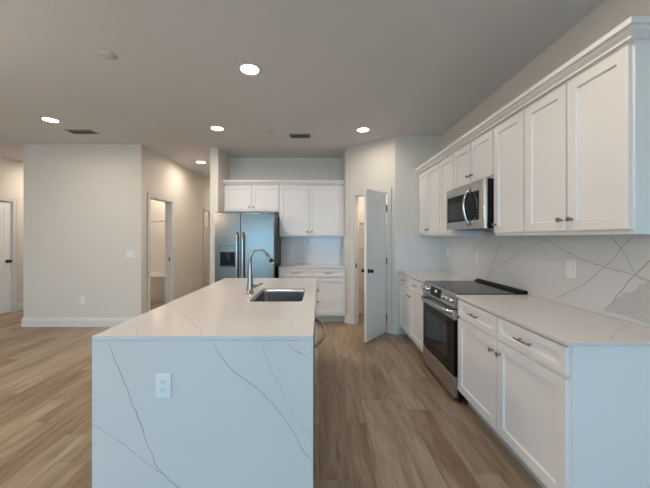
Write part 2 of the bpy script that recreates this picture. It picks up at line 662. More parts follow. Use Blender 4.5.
# hinged on the right jamb, swung out towards the room by 92 degrees
lf.location = (OP1 - 0.017, -0.024, 0)
lf.rotation_euler = (0, 0, math.radians(93))
door_knob(lf, -lw + 0.06, 0.95, 0.0)
for hz in (0.22, 1.05, 1.82):
    mb = MB()
    mb.tube([(0.006, -0.002, hz - 0.05), (0.006, -0.002, hz + 0.05)], 0.009, 10)
    mb.box(0.0005, 0.003, 0.0, 0.03, hz - 0.045, hz + 0.045)
    mb.done('hinge', 'bronze', lf)
mb = MB(); mb.box(0.0155, 0.018, 0.012, 0.045, 0.91, 0.98)
mb.done('strike_plate', 'bronze', fr)

# door_2: bathroom doorway in the hall, a pocket door whose edge shows; door_3: closet doorway
for nm, y0, y1 in (('door_2', 4.925, 5.68), ('door_3', 7.29, 7.87)):
    # frame: local +X runs along world +Y, wall face looks to +X
    e = struct_empty(nm, (-2.786, y0, 0), PI / 2)
    casing(e, y1 - y0, DH)
    mb = MB(); mb.box(y1 - y0 - 0.018, y1 - y0 - 0.0155, 0.03, 0.065, 0.955, 1.02)
    mb.done('strike_plate', 'bronze', e)
# door_4: closed door in the left wall
e = struct_empty('door_4', (XL, 4.80, 0), PI / 2)
casing(e, 0.80, DH)
lf = leaf(0.80 - 0.036, 2.045, x0=0.018, y0=0.085 - 0.035).done('door_leaf', 'door', e)
lf.location = (0, -0.035, 0)
door_knob(lf, 0.80 - 0.08, 0.96, 0.05)

# windows behind the camera that let the daylight in
for i, (a, b, c, d) in enumerate(WINDOWS):
    e = struct_empty('window_%d' % (i + 1), (a, YF, c))
    W_, H_ = b - a, d - c
    mb = MB()
    fw = 0.05
    mb.box(0.001, fw, -0.09, -0.02, 0.001, H_ - 0.001)
    mb.box(W_ - fw, W_ - 0.001, -0.09, -0.02, 0.001, H_ - 0.001)
    mb.box(fw, W_ - fw, -0.09, -0.02, 0.001, fw)
    mb.box(fw, W_ - fw, -0.09, -0.02, H_ - fw, H_ - 0.001)
    mb.box(W_ / 2 - 0.035, W_ / 2 + 0.035, -0.09, -0.02, fw, H_ - fw)
    mb.done('window_frame', 'trim', e)
    mb = MB()
    for (xa, xb) in ((fw, W_ / 2 - 0.035), (W_ / 2 + 0.035, W_ - fw)):
        mb.box(xa + 0.001, xb - 0.001, -0.057, -0.053, fw + 0.001, H_ - fw - 0.001)
    mb.done('pane', 'glasspane', e)


# baseboards
def baseboard(name, runs):
    """runs: list of (x0,y0,x1,y1,nx,ny) wall face lines with outward normal"""
    mb = MB()
    for (x0, y0, x1, y1, nx, ny) in runs:
        prof = [(0.0, 0.0), (0.015, 0.0), (0.015, 0.10), (0.009, 0.118), (0.009, 0.132), (0.004, 0.14), (0.0, 0.14)]
        A = [(x0 + nx * o, y0 + ny * o, z + 0.0005) for o, z in prof]
        B = [(x1 + nx * o, y1 + ny * o, z + 0.0005) for o, z in prof]
        mb.sweep([A, B])
    return struct(mb.done(name, 'trim', merge=False))


baseboard('baseboard_living', [(-4.645, 4.70, -2.771, 4.70, 0, -1), (-4.63, 4.70, -4.63, 9.57, -1, 0),
                               (-2.786, 4.70, -2.786, 4.86, 1, 0)])
baseboard('baseboard_hall', [(-2.786, 5.745, -2.786, 7.225, 1, 0), (-2.786, 7.935, -2.786, 9.57, 1, 0), (-1.775, 4.89, -1.775, 9.57, -1, 0),
                             (-1.79, 4.89, -1.645, 4.89, 0, -1)])
baseboard('baseboard_left', [(XL, YF, XL, 4.735, 1, 0), (XL, 5.665, XL, 9.57, 1, 0)])
baseboard('baseboard_closet', [(-4.5, 9.0, -2.91, 9.0, 0, -1)])
nx, ny = dv.normalized().y, -dv.normalized().x
u = dv.normalized()
a = P2; b = P2 + u * (OP0 - 0.06)
c_ = P2 + u * (OP1 + 0.06)
baseboard('baseboard_pantry', [(a.x - 0.012, a.y, b.x, b.y, nx, ny), (c_.x, c_.y, P1.x + 0.008, P1.y, nx, ny), (P1.x - 0.008, P1.y, 1.148, P1.y, 0, -1)])
baseboard('baseboard_pantry_inside', [(0.556, YB, XR, YB, 0, -1)])
baseboard('baseboard_right', [(XR, YF, XR, 1.37, -1, 0)])


# ------------------------------------------------------------------ cabinets
def base_cabinet(label, loc, rotz, w, ncol, depth=0.59, knobs='center', hollow=False, drawers=True, group=None, h=0.90, endl=True, pulls=True):
    t = thing('base_cabinet', label, 'cabinet', loc, rotz, group)
    mb = MB()
    zt = 0.112
    if hollow:
        mb.box(0, 0.018, 0.02, depth, zt, h)
        mb.box(w - 0.018, w, 0.02, depth, zt, h)
        mb.box(0.018, w - 0.018, 0.02, depth, zt, zt + 0.018)
        mb.box(0.018, w - 0.018, depth - 0.012, depth, zt + 0.018, h)
        mb.box(0, w, 0, 0.02, zt, zt + 0.04)
        mb.box(0, w, 0, 0.02, h - 0.03, h)
        mb.box(0, 0.03, 0, 0.02, zt + 0.04, h - 0.03)
        mb.box(w - 0.03, w, 0, 0.02, zt + 0.04, h - 0.03)
        mb.box(0.03, w - 0.03, 0, 0.02, 0.72, 0.76)
        mb.box(w / 2 - 0.02, w / 2 + 0.02, 0, 0.02, zt + 0.04, 0.72)
    else:
        mb.box(0, w, 0, depth, zt, h, 0.001)
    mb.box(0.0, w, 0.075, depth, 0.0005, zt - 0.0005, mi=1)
    mb.done('body', ['cab', 'toe'], t)
    cw = w / ncol
    g = 0.018
    for i in range(ncol):
        x0, x1 = i * cw + g * (1.0 if i == 0 else 0.45), (i + 1) * cw - g * (1.0 if i == ncol - 1 else 0.45)
        if drawers:
            dr = shaker(x0, x1, 0.753, 0.885, rail=0.036).done('drawer', 'cab', t)
            if pulls:
                bar_pull(dr, (x0 + x1) / 2, 0.819)
        dtop = 0.732 if drawers else 0.885
        do = shaker(x0, x1, 0.140, dtop).done('door', 'cab', t)
        if ncol == 1:
            kx = x1 - 0.032
        else:
            kx = x1 - 0.032 if i % 2 == 0 else x0 + 0.032
        knob(do, kx, dtop - 0.075)
    return t


def wall_cabinet(label, loc, rotz, w, ncol, z0, z1, depth=0.305, dz0=None, dz1=None, kn=None, group=None, name='wall_cabinet', fill=0.0):
    t = thing(name, label, 'cabinet', loc, rotz, group)
    mb = MB()
    mb.box(0, w, 0, depth, z0, z1, 0.001)
    mb.done('body', 'cab', t)
    dz0 = z0 + 0.025 if dz0 is None else dz0
    dz1 = z1 - 0.015 if dz1 is None else dz1
    ww = w - fill
    cw = ww / ncol
    g = 0.011
    for i in range(ncol):
        x0, x1 = i * cw + (g if i == 0 else 0.007), (i + 1) * cw - (g if i == ncol - 1 else 0.007)
        do = shaker(x0, x1, dz0, dz1).done('door', 'cab', t)
        if kn == 'left':
            kx = x0 + 0.03
        elif kn == 'right':
            kx = x1 - 0.03
        else:
            kx = x1 - 0.03 if i % 2 == 0 else x0 + 0.03
        knob(do, kx, dz0 + 0.065)
    return t


RZ = -PI / 2      # fronts looking to -X
FX = 1.172        # face frame plane of the right base run
# right base run (local x runs from far to near)
base_cabinet('white base cabinet with two drawers and two doors nearest the camera, right of the range', (FX, 2.506, 0), RZ, 2.506 - 1.385, 2, XR - FX - 0.002,
             group=None)
base_cabinet('white base cabinet between the range and the pantry wall corner', (FX, 4.329, 0), RZ, 4.329 - 3.297, 2, XR - FX - 0.002)
# back base cabinet
base_cabinet('white base cabinet on the back wall right of the refrigerator', (-0.66, 4.90, 0), 0, 0.434 + 0.66, 2, YB - 4.90 - 0.001)

# uppers, right run
UX = 1.46
UZ0, UZ1 = 1.414, 2.312
UD = XR - UX
for (lab, ya, yb, n, za, kn) in (
        ('white two-door upper cabinet nearest the camera at the right end', 1.385, 2.106, 2, UZ0, None),
        ('narrow white single-door upper cabinet just right of the microwave', 2.108, 2.482, 1, UZ0, 'left'),
        ('short white two-door upper cabinet directly above the microwave', 2.484, 3.216, 2, 1.893, None),
        ('narrow white single-door upper cabinet just left of the microwave', 3.218, 3.598, 1, UZ0, 'right'),
        ('white two-door upper cabinet in the far corner by the pantry wall', 3.60, 4.328, 2, UZ0, None)):
    wall_cabinet(lab, (UX, yb, 0), RZ, yb - ya, n, za, UZ1, UD, kn=kn)
# uppers, back wall
UY = YB - 0.305
wall_cabinet('short white two-door cabinet above the refrigerator', (-1.644, UY, 0), 0, 0.953, 2, 1.835, UZ1, 0.304)
wall_cabinet('tall white two-door upper cabinet on the back wall over the small counter', (-0.689, UY, 0), 0, 1.122, 2, UZ0 - 0.005, UZ1, 0.304, fill=0.07)


def crown(label, path):
    """path: list of (x, y, ox, oy) where (ox, oy) is the outward mitre direction"""
    prof = [(0.0, 2.3125), (0.014, 2.3125), (0.014, 2.321), (0.008, 2.323), (0.008, 2.328), (0.016, 2.332), (0.030, 2.342), (0.036, 2.352), (0.036, 2.3565), (0.050, 2.3565), (0.050, 2.384), (0.0, 2.384)]
    prof2 = [(-0.004, 2.3125), (0.022, 2.3125)]
    mb = MB()
    mb.sweep([[(x + ox * o, y + oy * o, z) for o, z in prof] for (x, y, ox, oy) in path])
    return tag(mb.done('crown_moulding', 'cab'), label, 'moulding')


crown('white crown moulding along the top of the right wall cabinets', [(XR - 0.001, 1.385, 0, -1), (UX - 0.02, 1.385, -1, -1), (UX - 0.02, 4.329, -1, 0)])
crown('white crown moulding along the top of the back wall cabinets', [(-1.644, UY - 0.02, 0, -1), (0.434, UY - 0.02, 0, -1)])


# ------------------------------------------------------------------ countertops and backsplashes
def round_rect(x0, x1, y0, y1, r, n=6):
    pts = []
    for cx, cy, a0 in ((x1 - r, y1 - r, 0), (x0 + r, y1 - r, PI / 2), (x0 + r, y0 + r, PI), (x1 - r, y0 + r, 1.5 * PI)):
        for k in range(n + 1):
            a = a0 + PI / 2 * k / n
            pts.append((cx + r * math.cos(a), cy + r * math.sin(a)))
    return pts


IX0, IX1, IY0, IY1 = -1.104, -0.029, 1.459, 3.53
SX0, SX1, SY0, SY1 = -0.527, -0.125, 2.24, 2.84
ct = thing('island_countertop', 'white veined quartz waterfall countertop of the kitchen island', 'countertop', ((IX0 + IX1) / 2, IY0, 0))


def rel(o, p):
    return (p[0] - o.location.x, p[1] - o.location.y, p[2] - o.location.z)


mb = MB()
ox, oy = ct.location.x, ct.location.y
outer = [(IX0, IY0), (IX1, IY0), (IX1, IY1), (IX0, IY1)]
hole = round_rect(SX0, SX1, SY0, SY1, 0.035)
bm = mb.bm
for z in (CT, CT - 0.02):
    es = []
    for loop in (outer, hole):
        vs = [bm.verts.new((x - ox, y - oy, z)) for x, y in loop]
        es += [bm.edges.new((vs[i], vs[(i + 1) % len(vs)])) for i in range(len(vs))]
    bmesh.ops.triangle_fill(bm, edges=es, use_beauty=True)
for loop in (outer, hole):
    for i in range(len(loop)):
        (xa, ya), (xb, yb) = loop[i], loop[(i + 1) % len(loop)]
        mb.face([(xa - ox, ya - oy, CT - 0.02), (xb - ox, yb - oy, CT - 0.02), (xb - ox, yb - oy, CT), (xa - ox, ya - oy, CT)])
bmesh.ops.remove_doubles(bm, verts=bm.verts, dist=1e-5)
bmesh.ops.recalc_face_normals(bm, faces=bm.faces)
for f in bm.faces:
    f.material_index = 0


def top_vein(mb, pix, width, mi, seed, o=None, jit=0.006):
    pts = [on_top(*p) for p in pix]
    if o is not None:
        pts = [rel(o, p) for p in pts]
    ribbon(mb, pts, (0, 0, 1), width, mi, seed, jit)


top_vein(mb, [(168, 303), (174, 308), (186, 316), (196, 325), (204, 335.6)], 0.004, 1, 1, ct)
top_vein(mb, [(186, 316), (196, 320), (212, 327), (230, 334)], 0.010, 2, 2, ct)
top_vein(mb, [(176, 304), (186, 303), (192, 307), (190, 312), (183, 315)], 0.003, 2, 3, ct)
top_vein(mb, [(118, 322), (131, 323.5), (138, 329), (137, 335.5)], 0.004, 1, 4, ct)
top_vein(mb, [(255, 314), (276, 318), (291, 322), (293, 327), (285, 333), (276, 335.6)], 0.004, 1, 5, ct)
top_vein(mb, [(216, 283), (223, 289), (234, 297), (246, 305)], 0.008, 2, 6, ct)
top_vein(mb, [(200, 293), (210, 295), (221, 301), (228, 309)], 0.004, 2, 7, ct)
top_vein(mb, [(276, 303.5), (290, 306), (304, 312)], 0.006, 2, 8, ct)
top_vein(mb, [(252, 280), (262, 284), (270, 288)], 0.005, 2, 9, ct)
top_vein(mb, [(298, 281), (305, 285), (310, 291)], 0.005, 2, 10, ct)
mb.done('slab', ['quartz', 'veinmid', 'veinsoft'], ct, merge=False, recalc=False)

mb = MB()
mb.box(IX0 - ox, IX1 - ox, 0, 0.02, 0.0005, CT - 0.0215)


def front_vein(mb, pix, width, mi, seed, jit=0.004, more=None):
    pts = [rel(ct, on_front(px, py, IY0)) for px, py in pix]
    if more:
        pts += [rel(ct, p) for p in more]
    ribbon(mb, pts, (0, -1, 0), width, mi, seed, jit)


front_vein(mb, [(107.7, 341.5), (122.4, 377.2), (138, 417.5), (149.3, 448.7), (158.2, 468.8), (164.9, 475.5), (179.2, 488), (200, 502), (214, 520)], 0.0045, 1, 11)
front_vein(mb, [(93, 424), (115.7, 438.9), (142.6, 459.9), (162.7, 474.5)], 0.0028, 1, 12)
front_vein(mb, [(211.8, 341.5), (223, 359.4), (236.4, 373.7), (258.7, 389.7), (276.6, 408.5), (290, 426.4), (303.4, 451), (312.4, 461)], 0.0035, 1, 13)
front_vein(mb, [(261, 341.5), (270, 366), (281, 388.4), (294.5, 417.5), (311.8, 437.6)], 0.012, 2, 14)
front_vein(mb, [(285.5, 341.5), (299, 352.7), (311, 359.4)], 0.003, 1, 15)
front_vein(mb, [(266, 341.5), (277, 366), (288, 388.4), (301, 412)], 0.004, 2, 16)
mb.done('waterfall_panel', ['quartz', 'vein', 'veinsoft'], ct, merge=False, recalc=False)

# right counters, each with its small eased corner
CX0 = 1.145
SPX = XR - 0.012        # backsplash face


def counter(label, x0, x1, y0, y1, veins=(), corner=0.0):
    t = MB()
    t.box(x0, x1, y0, y1, CT - 0.0195, CT, 0.002)
    bm = t.bm
    bmesh.ops.recalc_face_normals(bm, faces=bm.faces)
    for (pix, wd, mi, sd) in veins:
        top_vein(t, pix, wd, mi, sd)
    return tag(t.done('countertop', ['quartz', 'veinmid', 'veinsoft'], merge=False, recalc=False), label, 'countertop')


counter('white quartz countertop between the range and the near end of the run', CX0, SPX - 0.0005, 1.369, 2.513, [
    ([(604, 311), (606, 316), (615, 321), (630, 319), (632, 322), (618, 331), (611, 337), (614, 341)], 0.003, 1, 21),
    ([(480, 300), (520, 306), (560, 315), (600, 330)], 0.012, 2, 22),
    ([(500, 311), (540, 320), (585, 333)], 0.006, 2, 23),
    ([(482, 298), (490, 303), (494, 308)], 0.003, 2, 24),
    ([(560, 302), (590, 309), (640, 322)], 0.006, 2, 25)])
counter('white quartz countertop left of the range against the pantry wall', CX0, SPX - 0.0005, 3.290, 4.317, [
    ([(402, 271.5), (415, 273), (432, 279)], 0.006, 2, 26)])
counter('small white quartz countertop on the back wall beside the refrigerator', -0.665, 0.434 - 0.0125, 4.872, YB - 0.0125)

# backsplash slabs
mb = MB()
BZ0, BZ1 = CT + 0.0005, UZ0 - 0.001
mb.box(SPX, XR - 0.0005, 1.369, 4.3175, BZ0, BZ1)
mb.box(SPX, XR - 0.0005, 2.486, 3.214, BZ1, 1.45)
bmesh.ops.recalc_face_normals(mb.bm, faces=mb.bm.faces)


def rv(pix, wd, mi, sd, jit=0.005):
    pts = []
    for px, py in pix:
        p = on_right(px, py, SPX)
        pts.append((p[0], max(1.372, p[1]), min(max(p[2], BZ0 + 0.001), BZ1 + (0.03 if 2.49 < p[1] < 3.2 else -0.002))))
    ribbon(mb, pts, (-1, 0, 0), wd, mi, sd, jit)


rv([(541, 243), (547, 239.5), (556, 246), (566, 252), (582, 259.5), (604, 267), (619, 271), (634, 274.5), (650, 283), (690, 300)], 0.004, 1, 31)
rv([(547, 239.5), (538, 243.5), (520, 253.5), (505, 262), (496, 268), (489, 274)], 0.0045, 1, 32)
rv([(634, 236), (621, 248), (616, 257), (604, 267), (596, 275), (582, 286), (572, 291), (560, 296.5), (555, 300)], 0.004, 1, 33)
rv([(611, 236), (621, 248), (628, 259), (636, 274.5)], 0.004, 1, 34)
rv([(652, 258), (644, 267), (636, 274.5), (625, 286), (614, 301), (609, 306), (603, 311)], 0.0055, 1, 35)
rv([(636, 274.5), (641, 277.5), (650, 281), (672, 290)], 0.004, 1, 36)
rv([(501, 241), (497, 252), (494, 260), (491, 268), (488.5, 274), (487.5, 280)], 0.006, 1, 37)
rv([(494, 231), (484, 241), (475, 250), (469, 257), (467, 261)], 0.006, 2, 38)
rv([(469, 257), (464, 264), (457, 271)], 0.004, 2, 39)
rv([(463, 239), (455, 250), (446, 262), (441.5, 268)], 0.006, 4, 40)
rv([(449, 238), (444, 247), (442, 253)], 0.006, 4, 41)
rv([(470, 262), (472, 270), (474, 276)], 0.004, 2, 42)
rv([(530, 236), (540, 238), (547, 239.5)], 0.003, 2, 43)
# broad speckled patch of the stone
patch = [(605, 311), (612, 303), (622, 294), (634, 291), (640, 284), (650, 281), (690, 296), (690, 338)]
pp = []
for px, py in patch:
    p = on_right(px, py, SPX)
    pp.append((p[0] - 0.0002, p[1], max(p[2], BZ0 + 0.001)))
rnd = random.Random(5)
qq = []
for i, p in enumerate(pp):
    qq.append(p)
    if i < 5:
        n_ = pp[i + 1]
        for k in (0.33, 0.66):
            qq.append((p[0], p[1] + (n_[1] - p[1]) * k + rnd.uniform(-0.008, 0.008), p[2] + (n_[2] - p[2]) * k + rnd.uniform(-0.008, 0.008)))
cen = mb.bm.verts.new((SPX - 0.0002, 1.72, 0.95))
vs = [mb.bm.verts.new(p) for p in qq]
for i in range(len(vs) - 1):
    f = mb.bm.faces.new((cen, vs[i + 1], vs[i])); f.material_index = 3
tag(mb.done('backsplash', ['splash', 'vein', 'veinmid', 'splashsoft', 'veinsoft'], merge=False, recalc=False), 'white quartz backsplash with dark grey veins along the right wall', 'backsplash')

mb = MB()
mb.box(1.101, SPX - 0.0005, 4.318, 4.3295, BZ0, BZ1 + 0.0)
bmesh.ops.recalc_face_normals(mb.bm, faces=mb.bm.faces)
for pix, wd, mi in (([(400, 267), (410, 261), (418, 254), (425, 247)], 0.005, 2), ([(423, 240), (428, 250), (434, 260), (438, 268)], 0.006, 2)):
    ribbon(mb, [on_front(px, py, 4.318) for px, py in pix], (0, -1, 0), wd, mi, 50)
tag(mb.done('backsplash', ['splash', 'vein', 'veinsoft'], merge=False, recalc=False), 'short quartz backsplash facing the camera on the pantry wall left of the corner', 'backsplash')
mb = MB()
mb.box(-0.665, 0.4345 - 0.0005, YB - 0.012, YB - 0.0005, BZ0, UZ0 - 0.006)
mb.box(0.4225, 0.4345, 4.94, YB - 0.0125, BZ0, UZ0 - 0.006)
tag(mb.done('backsplash', ['splash']), 'plain light quartz backsplash on the back wall beside the refrigerator', 'backsplash')

# ------------------------------------------------------------------ island cabinets
IR = PI / 2
IFX = -0.050
dfull = 0.60
base_cabinet('white sink base cabinet with two doors in the island', (IFX, 2.185, 0), IR, 0.865, 2, dfull, hollow=True, pulls=False)
base_cabinet('narrow white base cabinet at the far end of the island', (IFX, 3.052, 0), IR, 0.448, 1, dfull)
mb = MB()
mb.box(-0.66, -0.050, 1.4795, 1.578, 0.0005, CT - 0.0205)
tag(mb.done('filler_panel', 'cab'), 'white filler beside the dishwasher behind the island waterfall panel', 'panel')
mb = MB()
mb.box(-0.675, -0.6605, 1.4795, 3.50, 0.0005, CT - 0.0205)
tag(mb.done('back_panel', 'cab'), 'white panel closing the seating side of the island', 'panel')

# dishwasher, front looking to +X
dw = thing('dishwasher', 'stainless dishwasher with a bowed bar handle in the island', 'dishwasher', (IFX, 1.58, 0), IR)
mb = MB(); mb.box(0.004, 0.598, 0.0, 0.58, 0.10, CT - 0.022); mb.box(0.02, 0.58, 0.06, 0.5, 0.001, 0.0995)
mb.done('body', 'darksteel', dw)
mb = MB(); mb.box(0.006, 0.596, -0.024, -0.0005, 0.115, 0.892, 0.005)
mb.done('door', 'steel', dw)
mb = MB()
pts = []
for k in range(17):
    t_ = k / 16
    pts.append((0.035 + 0.53 * t_, -0.024 - 0.062 * math.sin(PI * t_) ** 0.75, 0.815))
mb.tube(pts, [0.0095] * 17, 14)
for xx in (0.045, 0.555):
    mb.lathe([(0.015, 0), (0.015, 0.006), (0.010, 0.014)], (xx, -0.0243, 0.815), '-Y', 16)
mb.done('handle', 'nickel', dw)

# sink basin
sk = thing('kitchen_sink', 'undermount stainless steel sink in the island countertop', 'sink', ((SX0 + SX1) / 2, (SY0 + SY1) / 2, CT - 0.02))
mb = MB()
cx, cy = sk.location.x, sk.location.y
prev = None
hw, hl = (SX1 - SX0) / 2, (SY1 - SY0) / 2
levels = [(0.018, -0.0005, 0.045), (-0.001, -0.0005, 0.036), (-0.002, -0.02, 0.04), (-0.006, -0.15, 0.045), (-0.012, -0.17, 0.05), (-0.028, -0.178, 0.05), (-0.14, -0.182, 0.03)]
rings = []
for ins, z, r in levels:
    rings.append([(x, y, z) for x, y in round_rect(-hw - ins, hw + ins, -hl - ins, hl + ins, r)])
for a, b in zip(rings, rings[1:]):
    for k in range(len(a)):
        k2 = (k + 1) % len(a)
        mb.face([a[k], a[k2], b[k2], b[k]]).smooth = True
mb.face(rings[-1])
mb.done('basin', 'basin', sk)
mb = MB()
mb.lathe([(0.042, 0), (0.042, 0.002), (0.034, 0.003), (0.030, 0.0005), (0.0, 0.0005)], (0, 0, -0.1815), 'Z', 24)
mb.done('drain', 'darksteel', sk)

# faucet
FXX, FYY = -0.589, 2.566
fa = thing('kitchen_faucet', 'brushed nickel gooseneck pull-down faucet beside the island sink', 'faucet', (FXX, FYY, CT))
mb = MB()
mb.lathe([(0.032, 0.0005), (0.032, 0.006), (0.029, 0.010), (0.0275, 0.06), (0.0245, 0.11), (0.019, 0.20), (0.0145, 0.27), (0.0126, 0.285)], (0, 0, 0), 'Z', 24)
mb.done('body', 'nickel', fa)
mb = MB()
pts = [(0, 0, 0.27), (0, 0, 0.285), (0, 0, 0.30)]
R = 0.075
for k in range(1, 16):
    a = PI * k / 18
    pts.append((R - R * math.cos(a), 0, 0.30 + R * math.sin(a)))
mb.tube(pts, 0.0125, 16)
mb.done('spout', 'nickel', fa)
ex = Vector(pts[-1]); dr_ = (Vector(pts[-1]) - Vector(pts[-2])).normalized()
mb = MB()
mb.lathe([(0.0128, 0.0), (0.0135, 0.004), (0.0150, 0.05), (0.0165, 0.092), (0.0165, 0.105), (0.0145, 0.110), (0.0, 0.110)], ex + dr_ * 0.001, dr_, 18)
sh = mb.done('spray_head', 'nickel', fa)
mb = MB()
c0 = ex + dr_ * 0.056
mb.lathe([(0.0168, 0.0), (0.0175, 0.006), (0.0178, 0.020), (0.0172, 0.026)], c0, dr_, 18)
o = mb.done('spray_button', 'black', sh)
mb = MB()
mb.lathe([(0.016, 0.0), (0.016, 0.022), (0.0135, 0.026)], (0.0235, 0, 0.062), 'X', 16)
mb.tube([(0.046, 0, 0.062), (0.075, -0.004, 0.074), (0.112, -0.006, 0.088)], [0.0075, 0.0065, 0.0055], 12)
mb.done('lever', 'nickel', fa)


# ------------------------------------------------------------------ outlets and switches
def outlet(label, loc, rotz, kind='duplex', w=0.075, h=0.12, group=None):
    cat = 'outlet' if kind == 'duplex' else 'light switch'
    t = thing('wall_outlet' if kind == 'duplex' else 'light_switch', label, cat, loc, rotz, group)
    mb = MB(); mb.box(-w / 2, w / 2, -0.006, -0.0003, -h / 2, h / 2, 0.0022)
    mb.done('cover_plate', 'plastic', t)
    if kind == 'duplex':
        for dz in (-0.02, 0.02):
            mb = MB()
            prof = [(x, z) for x, z in round_rect(-0.0165, 0.0165, dz - 0.0145, dz + 0.0145, 0.009, 4)]
            mb.sweep([[(x, -0.0062, z) for x, z in prof], [(x * 0.97, -0.0078, dz + (z - dz) * 0.97) for x, z in prof]])
            r = mb.done('receptacle', 'plastic', t)
            mb = MB()
            mb.box(-0.0082, -0.0058, -0.0083, -0.0079, dz - 0.001, dz + 0.009)
            mb.box(0.0052, 0.0072, -0.0083, -0.0079, dz, dz + 0.008)
            mb.lathe([(0.003, 0), (0.003, 0.0004)], (-0.0003, -0.0079, dz - 0.0075), '-Y', 10)
            mb.done('slot', 'slot', r)
    elif kind == 'double':
        for dx in (-0.023, 0.023):
            mb = MB(); mb.box(dx - 0.0165, dx + 0.0165, -0.009, -0.0062, -0.033, 0.033, 0.0015)
            mb.done('rocker', 'plastic', t)
    else:
        mb = MB(); mb.box(-0.0165, 0.0165, -0.009, -0.0062, -0.033, 0.033, 0.0015)
        mb.done('rocker', 'plastic', t)
    return t


p = on_front(163.7, 385.5, IY0)
outlet('white duplex outlet on the waterfall end of the island', (p[0], IY0 - 0.0003, p[2]), 0)
p = on_front(82.3, 300.3, 4.70)
outlet('white outlet low on the wide left wall', (p[0], 4.70, p[2]), 0)
p = on_front(130, 253.8, 4.70)
outlet('white double rocker light switch on the wide left wall', (p[0], 4.70, p[2]), 0, 'double', 0.122, 0.12)
p = on_right(190.5, 281.5, -2.786)
outlet('small white outlet low on the hall wall between the two doorways', (-2.786, p[1], p[2]), PI / 2)
outlet('white rocker plate on the backsplash at right, over the near countertop', (SPX, 2.085, 1.176), RZ, 'single', 0.082, 0.128)
outlet('white plate on the backsplash just behind the range', (SPX, 3.315, 1.18), RZ, 'single', 0.078, 0.124)
outlet('white plate on the backsplash near the far corner', (SPX, 4.06, 1.185), RZ, 'single', 0.078, 0.124)
p = on_front(308, 249, YB - 0.012)
outlet('white outlet on the back wall backsplash beside the refrigerator', (p[0], YB - 0.012, p[2]), 0)


# ------------------------------------------------------------------ range
rg = thing('kitchen_range', 'stainless electric range with a black glass cooktop and oven door', 'range', (FX, 3.284, 0), RZ)
RW = 0.766
mb = MB()
mb.box(0.003, RW - 0.003, 0.0, XR - FX - 0.014, 0.045, 0.905)
mb.done('body', 'black', rg)
mb = MB()
# cooktop glass
mb.box(0.0, RW, -0.012, XR - FX - 0.065, 0.9055, 0.926, 0.003)
ckt = mb.done('cooktop', 'glass', rg)
mb = MB()
for (bx_, by_, r_) in ((0.20, 0.14, 0.115), (0.56, 0.14, 0.09), (0.20, 0.38, 0.08), (0.56, 0.38, 0.105), (0.38, 0.27, 0.05)):
    for rr in (r_, r_ * 0.62):
        seg = 40
        for k in range(seg):
            a, b = 2 * PI * k / seg, 2 * PI * (k + 1) / seg
            mb.face([(bx_ + rr * math.cos(a), by_ + rr * math.sin(a), 0.9264), (bx_ + rr * math.cos(b), by_ + rr * math.sin(b), 0.9264),
                     (bx_ + (rr - 0.003) * math.cos(b), by_ + (rr - 0.003) * math.sin(b), 0.9264), (bx_ + (rr - 0.003) * math.cos(a), by_ + (rr - 0.003) * math.sin(a), 0.9264)])
mb.done('burner_marking', 'burner', ckt)
mb = MB()
D_ = XR - FX
prof = [(D_ - 0.066, 0.9062), (D_ - 0.013, 0.9062), (D_ - 0.013, 0.948), (D_ - 0.030, 0.952), (D_ - 0.056, 0.938), (D_ - 0.066, 0.928)]
mb.sweep([[(0.0, y, z) for y, z in prof], [(RW, y, z) for y, z in prof]])
mb.done('vent_trim', 'black', rg)
# control panel: slightly slanted stainless front
mb = MB()
prof = [(-0.001, 0.800), (-0.036, 0.800), (-0.040, 0.806), (-0.022, 0.917), (-0.014, 0.924), (-0.001, 0.905)]
mb.sweep([[(0.0, y, z) for y, z in prof], [(RW, y, z) for y, z in prof]])
cp = mb.done('control_panel', 'steel', rg)
nrm = Vector((0, -(0.917 - 0.806), -( -0.022 + 0.040))).normalized()
nrm = Vector((0, -0.987, 0.160))
def cpoint(x, t):   # on the slanted face
    return Vector((x, -0.040 + 0.018 * t, 0.806 + 0.111 * t))
for kx in (0.065, 0.150, 0.560, 0.640, 0.710):
    base = cpoint(kx, 0.5) + nrm * 0.0003
    mb = MB()
    mb.lathe([(0.029, 0), (0.029, 0.004), (0.024, 0.007), (0.022, 0.030), (0.019, 0.034), (0.0, 0.034)], base, nrm, 24)
    kk = mb.done('control_knob', 'chrome', cp)
    mb = MB()
    e_ = base + nrm * 0.0343
    mb.tube([e_ + Vector((0, 0, -0.015)), e_ + Vector((0, 0, 0.015))], 0.0022, 8)
    mb.done('pointer', 'darksteel', kk)
mb = MB()
A = [cpoint(0.225, 0.14), cpoint(0.475, 0.14), cpoint(0.475, 0.88), cpoint(0.225, 0.88)]
mb.sweep([[p + nrm * 0.0003 for p in A], [p + nrm * 0.002 for p in A]])
dsp = mb.done('display', 'glass', cp)
# clock digits "12:00" in small segments and touch markings
mb = MB()
SEG = {'1': 'bc', '2': 'abged', '0': 'abcdef'}
def seg_digit(mb, ch, x, t0, wd, ht):
    th = 0.16
    P = {'a': (0, 1 - th, 1, 1), 'd': (0, 0, 1, th), 'g': (0, 0.5 - th / 2, 1, 0.5 + th / 2), 'f': (0, 0.5, th * 1.4, 1), 'b': (1 - th * 1.4, 0.5, 1, 1),
         'e': (0, 0, th * 1.4, 0.5), 'c': (1 - th * 1.4, 0, 1, 0.5)}
    for s in SEG[ch]:
        x0, z0, x1, z1 = P[s]
        mb.face([cpoint(x + x0 * wd, t0 + z0 * ht) + nrm * 0.0024, cpoint(x + x1 * wd, t0 + z0 * ht) + nrm * 0.0024,
                 cpoint(x + x1 * wd, t0 + z1 * ht) + nrm * 0.0024, cpoint(x + x0 * wd, t0 + z1 * ht) + nrm * 0.0024])
